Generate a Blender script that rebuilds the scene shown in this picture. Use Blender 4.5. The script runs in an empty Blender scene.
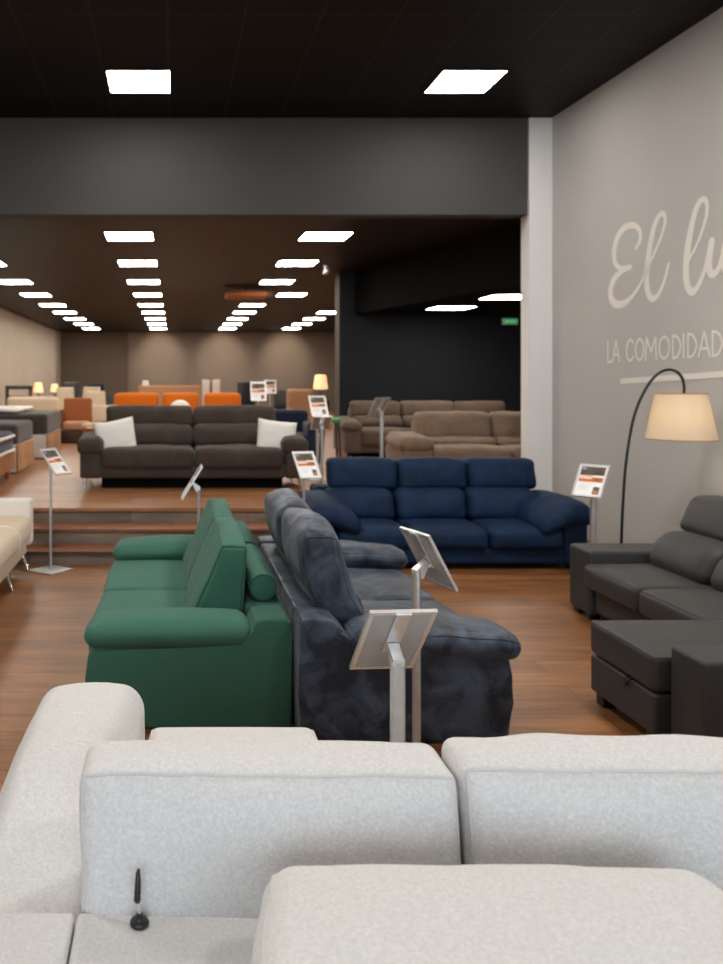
import bpy, bmesh, math, random
from mathutils import Vector, Matrix, noise
R = math.radians
scn = bpy.context.scene
COL = scn.collection
random.seed(7)
F, CX, CY, CH = 837.0, 174.0, 379.0, 1.6      # focal length and vanishing point in pixels, camera height
PLAT = 0.393                                  # height of the raised floor

# ------------------------------------------------------------------ materials
def lin(c):
    return tuple(((v/255)/12.92 if v/255 <= .04045 else ((v/255+.055)/1.055)**2.4) for v in c)

def new_mat(name):
    m = bpy.data.materials.new(name); m.use_nodes = True
    nt = m.node_tree
    return m, nt, nt.nodes['Principled BSDF']

def N(nt, t, **kw):
    n = nt.nodes.new(t)
    for k, v in kw.items():
        if k in n.inputs: n.inputs[k].default_value = v
        else: setattr(n, k, v)
    return n

def coords(nt, scale=(1, 1, 1)):
    tc = N(nt, 'ShaderNodeTexCoord'); mp = N(nt, 'ShaderNodeMapping')
    mp.inputs['Scale'].default_value = scale
    nt.links.new(tc.outputs['Object'], mp.inputs['Vector'])
    return mp.outputs['Vector']

def ramp(nt, fac, stops):
    r = N(nt, 'ShaderNodeValToRGB')
    el = r.color_ramp.elements
    el[0].position, el[0].color = stops[0][0], (*stops[0][1], 1)
    el[1].position, el[1].color = stops[-1][0], (*stops[-1][1], 1)
    for p, c in stops[1:-1]:
        e = el.new(p); e.color = (*c, 1)
    nt.links.new(fac, r.inputs['Fac'])
    return r.outputs['Color']

def plain(name, c, rough=.6, metal=0., var=.08, vscale=3., bump=0., bscale=200., spec=.5):
    m, nt, b = new_mat(name)
    v = coords(nt)
    n = N(nt, 'ShaderNodeTexNoise', Scale=vscale, Detail=4.0); nt.links.new(v, n.inputs['Vector'])
    lo = tuple(x*(1-var) for x in c); hi = tuple(min(1, x*(1+var)) for x in c)
    nt.links.new(ramp(nt, n.outputs['Fac'], [(.3, lo), (.7, hi)]), b.inputs['Base Color'])
    b.inputs['Roughness'].default_value = rough; b.inputs['Metallic'].default_value = metal
    b.inputs['Specular IOR Level'].default_value = spec
    if bump:
        n2 = N(nt, 'ShaderNodeTexNoise', Scale=bscale, Detail=2.0); nt.links.new(v, n2.inputs['Vector'])
        bp = N(nt, 'ShaderNodeBump', Strength=bump, Distance=.002)
        nt.links.new(n2.outputs['Fac'], bp.inputs['Height']); nt.links.new(bp.outputs['Normal'], b.inputs['Normal'])
    return m

def fabric(name, c, var=.12, vscale=6., weave=500., bump=.5, sheen=.3, rough=.9, mottle=0., mscale=5., c2=None, wr=.0, wscale=9.):
    """woven cloth: fine weave + fleck; mottle adds the brushed patches of a velvet pile"""
    m, nt, b = new_mat(name)
    v = coords(nt)
    fl = N(nt, 'ShaderNodeTexNoise', Scale=weave*.5, Detail=3.0); nt.links.new(v, fl.inputs['Vector'])
    lo = tuple(x*(1-var) for x in c); hi = tuple(min(1, x*(1+var)) for x in c)
    col = ramp(nt, fl.outputs['Fac'], [(.3, lo), (.7, hi)])
    if mottle:
        mn = N(nt, 'ShaderNodeTexNoise', Scale=mscale, Detail=5.0, Roughness=.6, Distortion=.8); nt.links.new(v, mn.inputs['Vector'])
        mx = N(nt, 'ShaderNodeMix', data_type='RGBA', blend_type='MIX')
        f = N(nt, 'ShaderNodeMapRange'); f.inputs['From Min'].default_value = .42; f.inputs['From Max'].default_value = .64
        f.inputs['To Max'].default_value = mottle
        nt.links.new(mn.outputs['Fac'], f.inputs['Value'])
        nt.links.new(f.outputs['Result'], mx.inputs['Factor'])
        nt.links.new(col, mx.inputs[6]); mx.inputs[7].default_value = (*(c2 or tuple(x*1.9 for x in c)), 1)
        col = mx.outputs[2]
    nt.links.new(col, b.inputs['Base Color'])
    b.inputs['Roughness'].default_value = rough
    b.inputs['Specular IOR Level'].default_value = .25
    b.inputs['Sheen Weight'].default_value = sheen
    b.inputs['Sheen Roughness'].default_value = .45
    w1 = N(nt, 'ShaderNodeTexNoise', Scale=weave, Detail=2.0); nt.links.new(v, w1.inputs['Vector'])
    bp = N(nt, 'ShaderNodeBump', Strength=bump, Distance=.0015)
    nt.links.new(w1.outputs['Fac'], bp.inputs['Height'])
    last = bp
    if wr:
        w2 = N(nt, 'ShaderNodeTexNoise', Scale=wscale, Detail=4.0, Distortion=1.2); nt.links.new(v, w2.inputs['Vector'])
        b2 = N(nt, 'ShaderNodeBump', Strength=wr, Distance=.03)
        nt.links.new(w2.outputs['Fac'], b2.inputs['Height']); nt.links.new(bp.outputs['Normal'], b2.inputs['Normal'])
        last = b2
    nt.links.new(last.outputs['Normal'], b.inputs['Normal'])
    return m

def planks(name, c1, c2, dark, rough=.4, length=1.25, width=.19):
    m, nt, b = new_mat(name)
    v = coords(nt)
    br = N(nt, 'ShaderNodeTexBrick', offset=.37, offset_frequency=2, squash=1.0)
    br.inputs['Scale'].default_value = 1.0; br.inputs['Mortar Size'].default_value = .0016
    br.inputs['Brick Width'].default_value = length; br.inputs['Row Height'].default_value = width
    br.inputs['Color1'].default_value = (*c1, 1); br.inputs['Color2'].default_value = (*c2, 1)
    br.inputs['Mortar'].default_value = (*tuple(x*.3 for x in dark), 1); br.inputs['Bias'].default_value = 0
    nt.links.new(v, br.inputs['Vector'])
    g = N(nt, 'ShaderNodeTexNoise', Scale=1.0, Detail=7.0, Roughness=.62, Distortion=.4); nt.links.new(coords(nt, (2.2, 26, 26)), g.inputs['Vector'])
    k = N(nt, 'ShaderNodeTexNoise', Scale=1.0, Detail=3.0, Distortion=1.0); nt.links.new(coords(nt, (1.3, 7, 7)), k.inputs['Vector'])
    ad = N(nt, 'ShaderNodeMath', operation='MULTIPLY'); nt.links.new(g.outputs['Fac'], ad.inputs[0]); nt.links.new(k.outputs['Fac'], ad.inputs[1])
    fr = N(nt, 'ShaderNodeMapRange'); fr.inputs['From Min'].default_value = .14; fr.inputs['From Max'].default_value = .33
    fr.inputs['To Min'].default_value = .62; fr.inputs['To Max'].default_value = 0.
    nt.links.new(ad.outputs[0], fr.inputs['Value'])
    mx = N(nt, 'ShaderNodeMix', data_type='RGBA')
    nt.links.new(fr.outputs['Result'], mx.inputs['Factor']); nt.links.new(br.outputs['Color'], mx.inputs[6]); mx.inputs[7].default_value = (*dark, 1)
    nt.links.new(mx.outputs[2], b.inputs['Base Color'])
    b.inputs['Roughness'].default_value = rough
    b.inputs['Specular IOR Level'].default_value = .4
    bp = N(nt, 'ShaderNodeBump', Strength=.25, Distance=.002)
    nt.links.new(ad.outputs[0], bp.inputs['Height']); nt.links.new(bp.outputs['Normal'], b.inputs['Normal'])
    return m

def tiles(name, c, line, rough, sx=.6, sy=.6, off=(0, 0), mortar=.006, offset=0., var=1.1):
    m, nt, b = new_mat(name)
    tc = N(nt, 'ShaderNodeTexCoord'); mp = N(nt, 'ShaderNodeMapping'); mp.inputs['Location'].default_value = (off[0], off[1], 0)
    nt.links.new(tc.outputs['Object'], mp.inputs['Vector'])
    br = N(nt, 'ShaderNodeTexBrick', offset=offset, squash=1.0)
    br.inputs['Scale'].default_value = 1.0; br.inputs['Mortar Size'].default_value = mortar
    br.inputs['Brick Width'].default_value = sx; br.inputs['Row Height'].default_value = sy
    br.inputs['Color1'].default_value = (*c, 1); br.inputs['Color2'].default_value = (*tuple(x*var for x in c), 1)
    br.inputs['Mortar'].default_value = (*line, 1)
    nt.links.new(mp.outputs['Vector'], br.inputs['Vector']); nt.links.new(br.outputs['Color'], b.inputs['Base Color'])
    b.inputs['Roughness'].default_value = rough
    b.inputs['Specular IOR Level'].default_value = .2
    return m

def emit(name, c, s, base=None):
    m, nt, b = new_mat(name)
    b.inputs['Base Color'].default_value = (*(base or c), 1)
    b.inputs['Emission Color'].default_value = (*c, 1); b.inputs['Emission Strength'].default_value = s
    return m

M = {}
M['floor'] = planks('wood_floor', lin((150, 101, 60)), lin((128, 83, 48)), lin((74, 43, 23)), .40)
M['plat'] = planks('raised_wood_floor', lin((170, 118, 78)), lin((150, 101, 65)), lin((108, 68, 42)), .38)
M['riser'] = planks('grey_wood_riser', lin((138, 122, 106)), lin((112, 96, 82)), lin((78, 62, 52)), .6, 1.1, .3)
M['nosing'] = planks('step_wood', lin((152, 98, 66)), lin((132, 84, 55)), lin((90, 55, 36)), .45, 1.4, .4)
M['ceil'] = tiles('black_ceiling_tile', lin((13, 12, 11)), lin((50, 44, 39)), .6, off=(.05, .1), mortar=.006)
M['ceil_hall'] = tiles('brown_black_ceiling_tile', lin((20, 15, 11)), lin((52, 38, 27)), .5, .6, .6, mortar=.008)
M['beam'] = plain('dark_grey_paint', lin((66, 65, 63)), .8, var=.04, vscale=1.5)
M['wall_grey'] = plain('warm_grey_wall_paint', lin((184, 181, 177)), .85, var=.03, vscale=1.2)
M['white_paint'] = plain('white_paint', lin((226, 224, 222)), .7, var=.02)
M['wall_side'] = plain('beige_wall_paint', lin((180, 168, 152)), .85, var=.05, vscale=.8)
M['wall_far'] = plain('taupe_wall_paint', lin((130, 117, 105)), .85, var=.04, vscale=1.)
M['stone'] = tiles('split_stone_cladding', lin((146, 131, 117)), lin((104, 92, 82)), .9, .7, .25, mortar=.03, offset=.4, var=1.35)
M['wall_dark'] = plain('anthracite_paint', lin((31, 33, 36)), .95, var=.05, vscale=1.2, spec=.15)
M['dark_edge'] = plain('dark_brown_paint', lin((70, 62, 56)), .7, var=.05)
M['soffit'] = plain('near_black_paint', lin((11, 10, 9)), .95, var=.05, spec=.08)
M['panel_light'] = emit('led_diffuser', (1, .955, .90), 30)
M['panel_hall'] = emit('led_diffuser_warm', (1, .925, .82), 32)
M['panel_frame'] = plain('white_metal_trim', lin((225, 222, 216)), .5)
M['green'] = fabric('green_woven_fabric', lin((58, 101, 86)), .16, weave=520, bump=.7, sheen=.08)
M['green_pipe'] = fabric('green_piping', lin((44, 80, 66)), .1, weave=520, bump=.5, sheen=.05)
M['velvet_grey'] = fabric('slate_velvet', lin((35, 41, 51)), .1, weave=600, bump=.25, sheen=.10, rough=.45, mottle=.8, mscale=6., c2=lin((78, 90, 107)), wr=.4, wscale=7)
M['navy'] = fabric('navy_velvet', lin((5, 29, 54)), .1, weave=600, bump=.25, sheen=.0, rough=.7, mottle=.5, mscale=7., c2=lin((12, 47, 84)), wr=.15, wscale=8)
M['leather'] = fabric('dark_grey_leatherette', lin((54, 53, 53)), .05, weave=350, bump=.25, sheen=.05, rough=.5)
M['white_fab'] = fabric('off_white_linen', lin((208, 206, 204)), .10, weave=300, bump=1., sheen=.1, wr=.25, wscale=5, mottle=.5, mscale=120, c2=lin((193, 191, 189)))
M['seam_white'] = fabric('off_white_piping', lin((196, 194, 191)), .05, weave=420, bump=.4, sheen=.1)
M['brown_fab'] = fabric('dark_brown_suede', lin((62, 52, 45)), .1, weave=300, bump=.3, sheen=.12, mottle=.4, mscale=6, c2=lin((82, 70, 61)), wr=.1)
M['taupe_fab'] = fabric('taupe_suede', lin((116, 95, 78)), .1, weave=300, bump=.3, sheen=.12, mottle=.3, mscale=5, c2=lin((144, 122, 104)), wr=.15)
M['taupe_dark'] = fabric('brown_suede', lin((84, 69, 58)), .1, weave=300, bump=.3, sheen=.12, mottle=.3, mscale=5, c2=lin((100, 84, 72)), wr=.15)
M['pillow'] = fabric('cream_pillow_cloth', lin((232, 226, 218)), .05, weave=300, bump=.5, sheen=.2, wr=.15, wscale=12)
M['cream'] = fabric('beige_upholstery', lin((206, 186, 160)), .06, weave=300, bump=.4, sheen=.2, wr=.1)
M['cream_light'] = fabric('ivory_upholstery', lin((228, 222, 214)), .04, weave=300, bump=.4, sheen=.2)
M['orange'] = fabric('orange_upholstery', lin((204, 104, 16)), .08, weave=250, bump=.4, sheen=.2)
M['tan'] = fabric('tan_upholstery', lin((176, 130, 98)), .08, weave=250, bump=.4, sheen=.2)
M['rust'] = fabric('rust_leather', lin((150, 88, 46)), .08, weave=250, bump=.3, sheen=.1, rough=.6)
M['grey_fab'] = fabric('charcoal_mattress_cloth', lin((72, 66, 60)), .08, weave=250, bump=.3, sheen=.2)
M['navy_fab'] = fabric('dark_navy_cloth', lin((24, 32, 52)), .08, weave=250, bump=.3, sheen=.2)
M['green_fab'] = fabric('bright_green_cloth', lin((60, 140, 84)), .08, weave=250, bump=.3)
M['wood'] = planks('oak_furniture', lin((196, 152, 112)), lin((182, 138, 100)), lin((140, 100, 68)), .5, 2.0, .6)
M['wood_orange'] = planks('orange_oak', lin((178, 116, 66)), lin((164, 104, 58)), lin((120, 74, 40)), .5, 2.0, .6)
M['wood_dark'] = planks('walnut', lin((74, 50, 34)), lin((62, 42, 28)), lin((40, 26, 18)), .5, 2.0, .6)
M['board_white'] = plain('white_board', lin((214, 208, 200)), .6)
M['metal'] = plain('brushed_steel', (.56, .56, .56), .45, .8, var=.06, vscale=30)
M['metal_light'] = plain('light_aluminium', (.80, .79, .77), .38, .9, var=.04, vscale=30)
M['metal_back'] = plain('grey_panel_back', lin((166, 164, 160)), .55, .3, var=.05, vscale=12)
M['chrome'] = plain('chrome', (.80, .80, .80), .12, 1.0, var=.02)
M['black'] = plain('black_plastic', lin((26, 26, 27)), .4, var=.1)
M['black_metal'] = plain('black_metal', lin((22, 22, 24)), .35, .3, var=.1)
M['paper'] = plain('white_paper', lin((238, 237, 236)), .7, var=.01)
M['ink'] = plain('grey_print', lin((150, 150, 152)), .7, var=.02)
M['photo_dark'] = plain('dark_photo_print', lin((78, 66, 56)), .6, var=.5, vscale=16)
M['photo_mid'] = plain('brown_photo_print', lin((104, 90, 80)), .6, var=.5, vscale=25)
M['print_orange'] = plain('orange_print', lin((206, 112, 40)), .6, var=.2, vscale=20)
M['lettering'] = plain('pale_wall_lettering', lin((228, 222, 214)), .7, var=.01)
M['shade'] = None
M['exit_green'] = emit('exit_green', (.05, .8, .2), .22)
M['exit_white'] = emit('exit_white', (.7, 1., .75), .2)
M['glow'] = emit('lit_lamp_shade', (1., .55, .28), 1.3)
M['bulb'] = emit('lit_bulb', (1., .8, .55), 8)
def shade_mat():
    m, nt, b = new_mat('beige_lampshade_cloth')
    v = coords(nt); n = N(nt, 'ShaderNodeTexNoise', Scale=260., Detail=2.); nt.links.new(v, n.inputs['Vector'])
    c = ramp(nt, n.outputs['Fac'], [(.3, lin((222, 206, 182))), (.7, lin((236, 222, 200)))])
    nt.links.new(c, b.inputs['Base Color']); b.inputs['Roughness'].default_value = .85
    t = N(nt, 'ShaderNodeBsdfTranslucent'); nt.links.new(c, t.inputs['Color'])
    mx = N(nt, 'ShaderNodeMixShader'); mx.inputs[0].default_value = .45
    nt.links.new(b.outputs[0], mx.inputs[1]); nt.links.new(t.outputs[0], mx.inputs[2])
    nt.links.new(mx.outputs[0], nt.nodes['Material Output'].inputs['Surface'])
    return m
M['shade'] = shade_mat()

# ------------------------------------------------------------------ object helpers
def root_loc(o):
    p = Vector(o.location)
    while o.parent: o = o.parent; p += Vector(o.location)
    return p

def link(name, bm, mats, parent=None, sharp=None, smooth=True, world=True):
    """bmesh (world coords) -> one mesh object, made local to its parent thing"""
    if parent is not None and world:
        off = root_loc(parent)
        for v in bm.verts: v.co -= off
    bmesh.ops.recalc_face_normals(bm, faces=bm.faces)
    me = bpy.data.meshes.new(name)
    bm.to_mesh(me); bm.free()
    for m in (mats if isinstance(mats, (list, tuple)) else [mats]): me.materials.append(m)
    if smooth:
        for p in me.polygons: p.use_smooth = True
        if sharp: me.set_sharp_from_angle(angle=R(sharp))
    o = bpy.data.objects.new(name, me); COL.objects.link(o)
    if parent is not None: o.parent = parent
    return o

def thing(name, label, cat, loc=(0, 0, 0), group=None, rz=0):
    o = bpy.data.objects.new(name, None); COL.objects.link(o)
    o.empty_display_size = .1
    o.location = loc; o.rotation_euler.z = rz
    o['label'] = label; o['category'] = cat
    if group: o['group'] = group
    return o

def tag(o, label, cat, group=None):
    o['label'] = label; o['category'] = cat
    if group: o['group'] = group
    return o

def struct(o):
    o['kind'] = 'structure'; return o

def lab(o, t):
    o['label'] = t; return o

class RBox:
    """rounded, optionally puffed and sheared cushion box"""
    def __init__(s, lo, hi, r=.02, puff=(0, 0, 0), deform=None, wr=0., wf=5., seed=0, seg=.05, arc=3, pinch=0.):
        s.lo, s.hi = Vector(lo), Vector(hi)
        s.c = (s.lo+s.hi)/2; s.h = (s.hi-s.lo)/2
        s.r = min(r, min(s.h)*.999); s.puff = puff; s.deform = deform; s.wr, s.wf, s.seed = wr, wf, seed
        s.seg, s.arc, s.pinch = seg, arc, pinch
    def axis(s, i):
        h, r = s.h[i], s.r
        a = [h-r+r*math.tan(R(45)*(1-k/s.arc)) for k in range(s.arc)]      # h ... towards inner
        inner = h-r
        n = max(1, int(math.ceil(2*inner/s.seg)))
        mid = [inner-2*inner*k/n for k in range(n+1)] if inner > 1e-5 else [0.]
        vals = a+mid+[-x for x in reversed(a)]
        return list(reversed(vals))
    def map(s, p):
        h, r = s.h, s.r
        q = Vector([max(-(h[i]-r), min(h[i]-r, p[i])) for i in range(3)])
        d = p-q
        if d.length > 1e-9: p = q+d.normalized()*r
        out = p.copy()
        for i in range(3):
            if s.puff[i]:
                f = 1.
                for j in range(3):
                    if j != i: f *= max(0., 1-(p[j]/h[j])**2)**.75
                out[i] += p[i]/h[i]*s.puff[i]*f
        w = s.c+out
        if s.wr:
            nv = noise.noise_vector((w+Vector((s.seed*7.3, s.seed*3.1, s.seed)))*s.wf)
            nv2 = noise.noise_vector((w+Vector((s.seed*2.3, 5.1, s.seed)))*s.wf*2.7)
            w = w+nv*s.wr+nv2*s.wr*.4
        return Vector(s.deform(w)) if s.deform else w
    def build(s, bm=None):
        bm = bm or bmesh.new()
        ax = [s.axis(i) for i in range(3)]
        vd = {}
        def V(i, j, k):
            key = (i, j, k)
            if key not in vd: vd[key] = bm.verts.new(s.map(Vector((ax[0][i], ax[1][j], ax[2][k]))))
            return vd[key]
        n = [len(a)-1 for a in ax]
        for (a, b, c) in ((0, 1, 2), (1, 2, 0), (2, 0, 1)):
            for side in (0, n[c]):
                for i in range(n[a]):
                    for j in range(n[b]):
                        idx = []
                        for (di, dj) in ((0, 0), (1, 0), (1, 1), (0, 1)):
                            t = [0, 0, 0]; t[a], t[b], t[c] = i+di, j+dj, side
                            idx.append(V(*t))
                        if side == 0: idx.reverse()
                        try: bm.faces.new(idx)
                        except ValueError: pass
        return bm
    def loop(s, axis, sign, out=.0):
        """points round the edge of one face, for piping"""
        a, b = [i for i in range(3) if i != axis]
        A, B = s.axis(a), s.axis(b)
        seq = [(x, B[0]) for x in A]+[(A[-1], y) for y in B[1:]]+[(x, B[-1]) for x in reversed(A[:-1])]+[(A[0], y) for y in reversed(B[1:-1])]
        pts = []
        for x, y in seq:
            p = Vector((0, 0, 0)); p[axis] = sign*s.h[axis]; p[a] = x; p[b] = y
            pts.append(s.map(p))
        return pts

def rb(name, mat, parent, lo, hi, r=.02, **kw):
    return link(name, RBox(lo, hi, r, **kw).build(), mat, parent)

def tube_bm(pts, rad, seg=8, closed=False, bm=None, caps=True, squash=None):
    bm = bm or bmesh.new()
    pts = [Vector(p) for p in pts]
    n = len(pts); rings = []
    up = None
    for i in range(n):
        if closed: t = pts[(i+1) % n]-pts[i-1]
        else: t = pts[min(i+1, n-1)]-pts[max(i-1, 0)]
        t.normalize()
        if up is None:
            up = Vector((0, 0, 1)) if abs(t.z) < .9 else Vector((1, 0, 0))
        x = t.cross(up); 
        if x.length < 1e-6: x = t.cross(Vector((0, 1, 0)))
        x.normalize(); up = x.cross(t).normalized()
        rr = rad[i] if isinstance(rad, (list, tuple)) else rad
        rx, ry = (rr, rr) if not squash else (rr*squash[0], rr*squash[1])
        rings.append([bm.verts.new(pts[i]+x*math.cos(2*math.pi*k/seg)*rx+up*math.sin(2*math.pi*k/seg)*ry) for k in range(seg)])
    for i in range(n if closed else n-1):
        a, b = rings[i], rings[(i+1) % n]
        for k in range(seg):
            bm.faces.new((a[k], a[(k+1) % seg], b[(k+1) % seg], b[k]))
    if caps and not closed:
        bm.faces.new(list(reversed(rings[0]))); bm.faces.new(rings[-1])
    return bm

def tube(name, mat, parent, pts, rad, seg=10, closed=False, sharp=50, **kw):
    return link(name, tube_bm(pts, rad, seg, closed, **kw), mat, parent, sharp=sharp)

def lathe_bm(c, prof, seg=32, axis='z', bm=None, cap=True):
    bm = bm or bmesh.new(); rings = []
    for r, t in prof:
        ring = []
        for k in range(seg):
            a = 2*math.pi*k/seg; u, w = r*math.cos(a), r*math.sin(a)
            p = {'z': (u, w, t), 'y': (u, t, w), 'x': (t, u, w)}[axis]
            ring.append(bm.verts.new(Vector(c)+Vector(p)))
        rings.append(ring)
    for a, b in zip(rings, rings[1:]):
        for k in range(seg): bm.faces.new((a[k], a[(k+1) % seg], b[(k+1) % seg], b[k]))
    if cap:
        bm.faces.new(list(reversed(rings[0]))); bm.faces.new(rings[-1])
    return bm

def lathe(name, mat, parent, c, prof, seg=32, axis='z', sharp=45, **kw):
    return link(name, lathe_bm(c, prof, seg, axis, **kw), mat, parent, sharp=sharp)

def prism_bm(poly, a, b, axis='y', bevel=.0, bm=None, segs=3):
    bm = bm or bmesh.new()
    def P(p, t): return {'y': (p[0], t, p[1]), 'x': (t, p[0], p[1]), 'z': (p[0], p[1], t)}[axis]
    v0 = [bm.verts.new(P(p, a)) for p in poly]; v1 = [bm.verts.new(P(p, b)) for p in poly]
    n = len(poly)
    f0 = bm.faces.new(v0); f1 = bm.faces.new(list(reversed(v1)))
    for i in range(n): bm.faces.new((v0[i], v1[i], v1[(i+1) % n], v0[(i+1) % n]))
    if bevel:
        es = [e for e in list(f0.edges)+list(f1.edges)]
        bmesh.ops.bevel(bm, geom=es, offset=bevel, segments=segs, affect='EDGES', profile=.5)
    return bm

def prism(name, mat, parent, poly, a, b, axis='y', bevel=0., sharp=35):
    return link(name, prism_bm(poly, a, b, axis, bevel), mat, parent, sharp=sharp)

def box_bm(lo, hi, bm=None):
    bm = bm or bmesh.new()
    x0, y0, z0 = lo; x1, y1, z1 = hi
    v = [bm.verts.new(p) for p in ((x0, y0, z0), (x1, y0, z0), (x1, y1, z0), (x0, y1, z0), (x0, y0, z1), (x1, y0, z1), (x1, y1, z1), (x0, y1, z1))]
    for f in ((0, 3, 2, 1), (4, 5, 6, 7), (0, 1, 5, 4), (1, 2, 6, 5), (2, 3, 7, 6), (3, 0, 4, 7)):
        bm.faces.new([v[i] for i in f])
    return bm

def box(name, mat, parent, lo, hi):
    return link(name, box_bm(lo, hi), mat, parent, smooth=False)

def spline(pts, n=8):
    """Catmull-Rom through points (any dimension tuples)"""
    out = []
    P = [Vector(p) for p in pts]
    for i in range(len(P)-1):
        p0 = P[max(i-1, 0)]; p1 = P[i]; p2 = P[i+1]; p3 = P[min(i+2, len(P)-1)]
        for k in range(n):
            t = k/n
            out.append(.5*((2*p1)+(p2-p0)*t+(2*p0-5*p1+4*p2-p3)*t*t+(3*p1-p0-3*p2+p3)*t**3))
    out.append(P[-1]); return out

def pillow_bm(c, w, h, t, R3, n=16, bm=None):
    """scatter cushion: puffed square with drawn-out corners"""
    bm = bm or bmesh.new(); g = {}
    for s in (0, 1):
        for i in range(n+1):
            for j in range(n+1):
                if s and (i in (0, n) or j in (0, n)): g[(s, i, j)] = g[(0, i, j)]; continue
                u, v = 2*i/n-1, 2*j/n-1
                k = .055
                x = w/2*u*(1-k*(1-v*v)); y = h/2*v*(1-k*(1-u*u))
                z = t/2*((1-u*u)*(1-v*v))**.42
                p = Vector((x, (1 if s else -1)*z, y)) + Vector((0, 0, 0))
                p += noise.noise_vector(Vector((x*9, y*9, s*3.)))*.006
                g[(s, i, j)] = bm.verts.new(Vector(c)+R3 @ p)
    for s in (0, 1):
        for i in range(n):
            for j in range(n):
                f = [g[(s, i, j)], g[(s, i+1, j)], g[(s, i+1, j+1)], g[(s, i, j+1)]]
                bm.faces.new(f if s == 0 else list(reversed(f)))
    return bm

# ------------------------------------------------------------------ the setting
def wallx(Y): return 4.096+.0277*(9.09-Y)        # face of the lettered side wall
LW = -4.3; BACK = -4.6; FAR = 31.8; HC = CH+1.787; FC = CH+2.83; BF, BB = 9.07, 9.28

struct(box('floor', M['floor'], None, (LW-.2, BACK, -.12), (5.0, 9.4, 0)))
bm = prism_bm([(LW, 7.83), (1.10, 7.83), (1.10, BF), (8.0, BF), (8.0, FAR), (LW, FAR)], PLAT-.03, PLAT, 'z')
struct(link('floor_raised', bm, M['plat'], smooth=False))
bm = prism_bm([(LW, 7.85), (1.08, 7.85), (1.08, BF+.02), (8.0, BF+.02), (8.0, FAR), (LW, FAR)], 0, PLAT-.03, 'z')
struct(link('floor_raised_face', bm, M['riser'], smooth=False))
for i, (y0, z0, z1) in enumerate(((7.2, 0, .115), (7.5, .115, .256))):
    struct(box('floor_step_riser_%d' % (i+1), M['riser'], None, (LW, y0+.02, 0), (1.10, 7.85, z1-.022)))
    struct(box('floor_step_tread_%d' % (i+1), M['nosing'], None, (LW, y0, z1-.022), (1.11, 7.85, z1)))
struct(box('ceiling', M['ceil'], None, (LW-.2, BACK, FC), (5.0, BF+.1, FC+.15)))
struct(box('ceiling_hall', M['ceil_hall'], None, (LW-.2, BF+.1, HC), (8.2, FAR+.2, HC+.15)))
struct(box('trim_1', M['beam'], None, (LW, BF, HC-.005), (3.825, BB, FC)))                    # deep beam
struct(box('wall_pier', M['white_paint'], None, (3.847, BF-.004, 0), (4.3, BB, FC)))          # white end of the side wall
bm = prism_bm([(wallx(9.068), 9.068), (wallx(BACK), BACK), (wallx(BACK)+.25, BACK), (wallx(9.068)+.25, 9.068)], 0, FC, 'z')
struct(link('wall_right', bm, M['wall_grey'], smooth=False))
struct(box('wall_left', M['wall_side'], None, (LW-.2, BACK, 0), (LW, FAR, FC)))
struct(box('wall_far', M['wall_far'], None, (LW, FAR, 0), (8.2, FAR+.2, HC)))
struct(box('wall_stone', M['stone'], None, (LW, FAR-.06, PLAT), (-1.75, FAR-.001, HC)))
struct(box('wall_hall_right', M['wall_far'], None, (8.0, BB, 0), (8.2, FAR, HC)))
struct(box('wall_partition', M['wall_dark'], None, (2.77, 14.0, PLAT), (8.0, 14.36, HC)))
struct(box('wall_partition_edge', M['dark_edge'], None, (2.765, 14.004, PLAT), (2.77, 14.36, HC)))
bm = prism_bm([(3.02, 13.999), (3.96, 9.58), (4.0, 9.29), (8.0, 9.29), (8.0, 13.999)], CH+1.087, HC, 'z')
struct(link('ceiling_soffit', bm, M['soffit'], smooth=False))
# shop front behind the camera: wall with one wide glazed opening
bm = bmesh.new()
for lo, hi in (((LW-.2, BACK-.2, 0), (-3.9, BACK, FC)), ((4.1, BACK-.2, 0), (5.0, BACK, FC)), ((-3.9, BACK-.2, 3.4), (4.1, BACK, FC)), ((-3.9, BACK-.2, 0), (4.1, BACK, .25))):
    box_bm(lo, hi, bm)
struct(link('wall_back', bm, M['wall_grey'], smooth=False))
bm = bmesh.new()
for x in (-3.9, -1.9, .1, 2.1, 4.04): box_bm((x, BACK-.12, .25), (x+.06, BACK-.06, 3.4), bm)
for z in (.25, 2.5, 3.34): box_bm((-3.9, BACK-.12, z), (4.1, BACK-.06, z+.06), bm)
struct(link('window_1', bm, M['black_metal'], smooth=False))
struct(box('baseboard_right', M['wall_grey'], None, (4.0, 9.0, 0), (4.09, 9.06, .08)))
bpy.data.objects.remove(bpy.data.objects['baseboard_right'])

# ------------------------------------------------------------------ lights of the place
ROWN = ['leftmost', 'second', 'third', 'rightmost']
ORD = ['nearest', 'second', 'third', 'fourth', 'fifth', 'sixth', 'seventh', 'eighth', 'ninth']
def led(x, y, z, label, group, s=.575):
    t = thing('ceiling_light_panel', label, 'ceiling light', (x, y, z), group)
    h = s/2; f = .022
    bm = bmesh.new()
    for lo, hi in (((x-h-f, y-h-f, z-.011), (x+h+f, y-h, z)), ((x-h-f, y+h, z-.011), (x+h+f, y+h+f, z)), ((x-h-f, y-h, z-.011), (x-h, y+h, z)), ((x+h, y-h, z-.011), (x+h+f, y+h, z))):
        box_bm(lo, hi, bm)
    link('frame', bm, M['panel_trim'] if 'panel_trim' in M else M['ceil'], t, smooth=False)
    box('diffuser', M['panel_light'] if z > HC+.5 else M['panel_hall'], t, (x-h, y-h, z-.0125), (x+h, y+h, z-.0005))
led(-.33, 7.95, FC, 'square ceiling panel light above the green sofa, left of two in the near ceiling', 'near ceiling panel lights')
led(2.76, 7.95, FC, 'square ceiling panel light near the lettered wall, right of two in the near ceiling', 'near ceiling panel lights')
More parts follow.
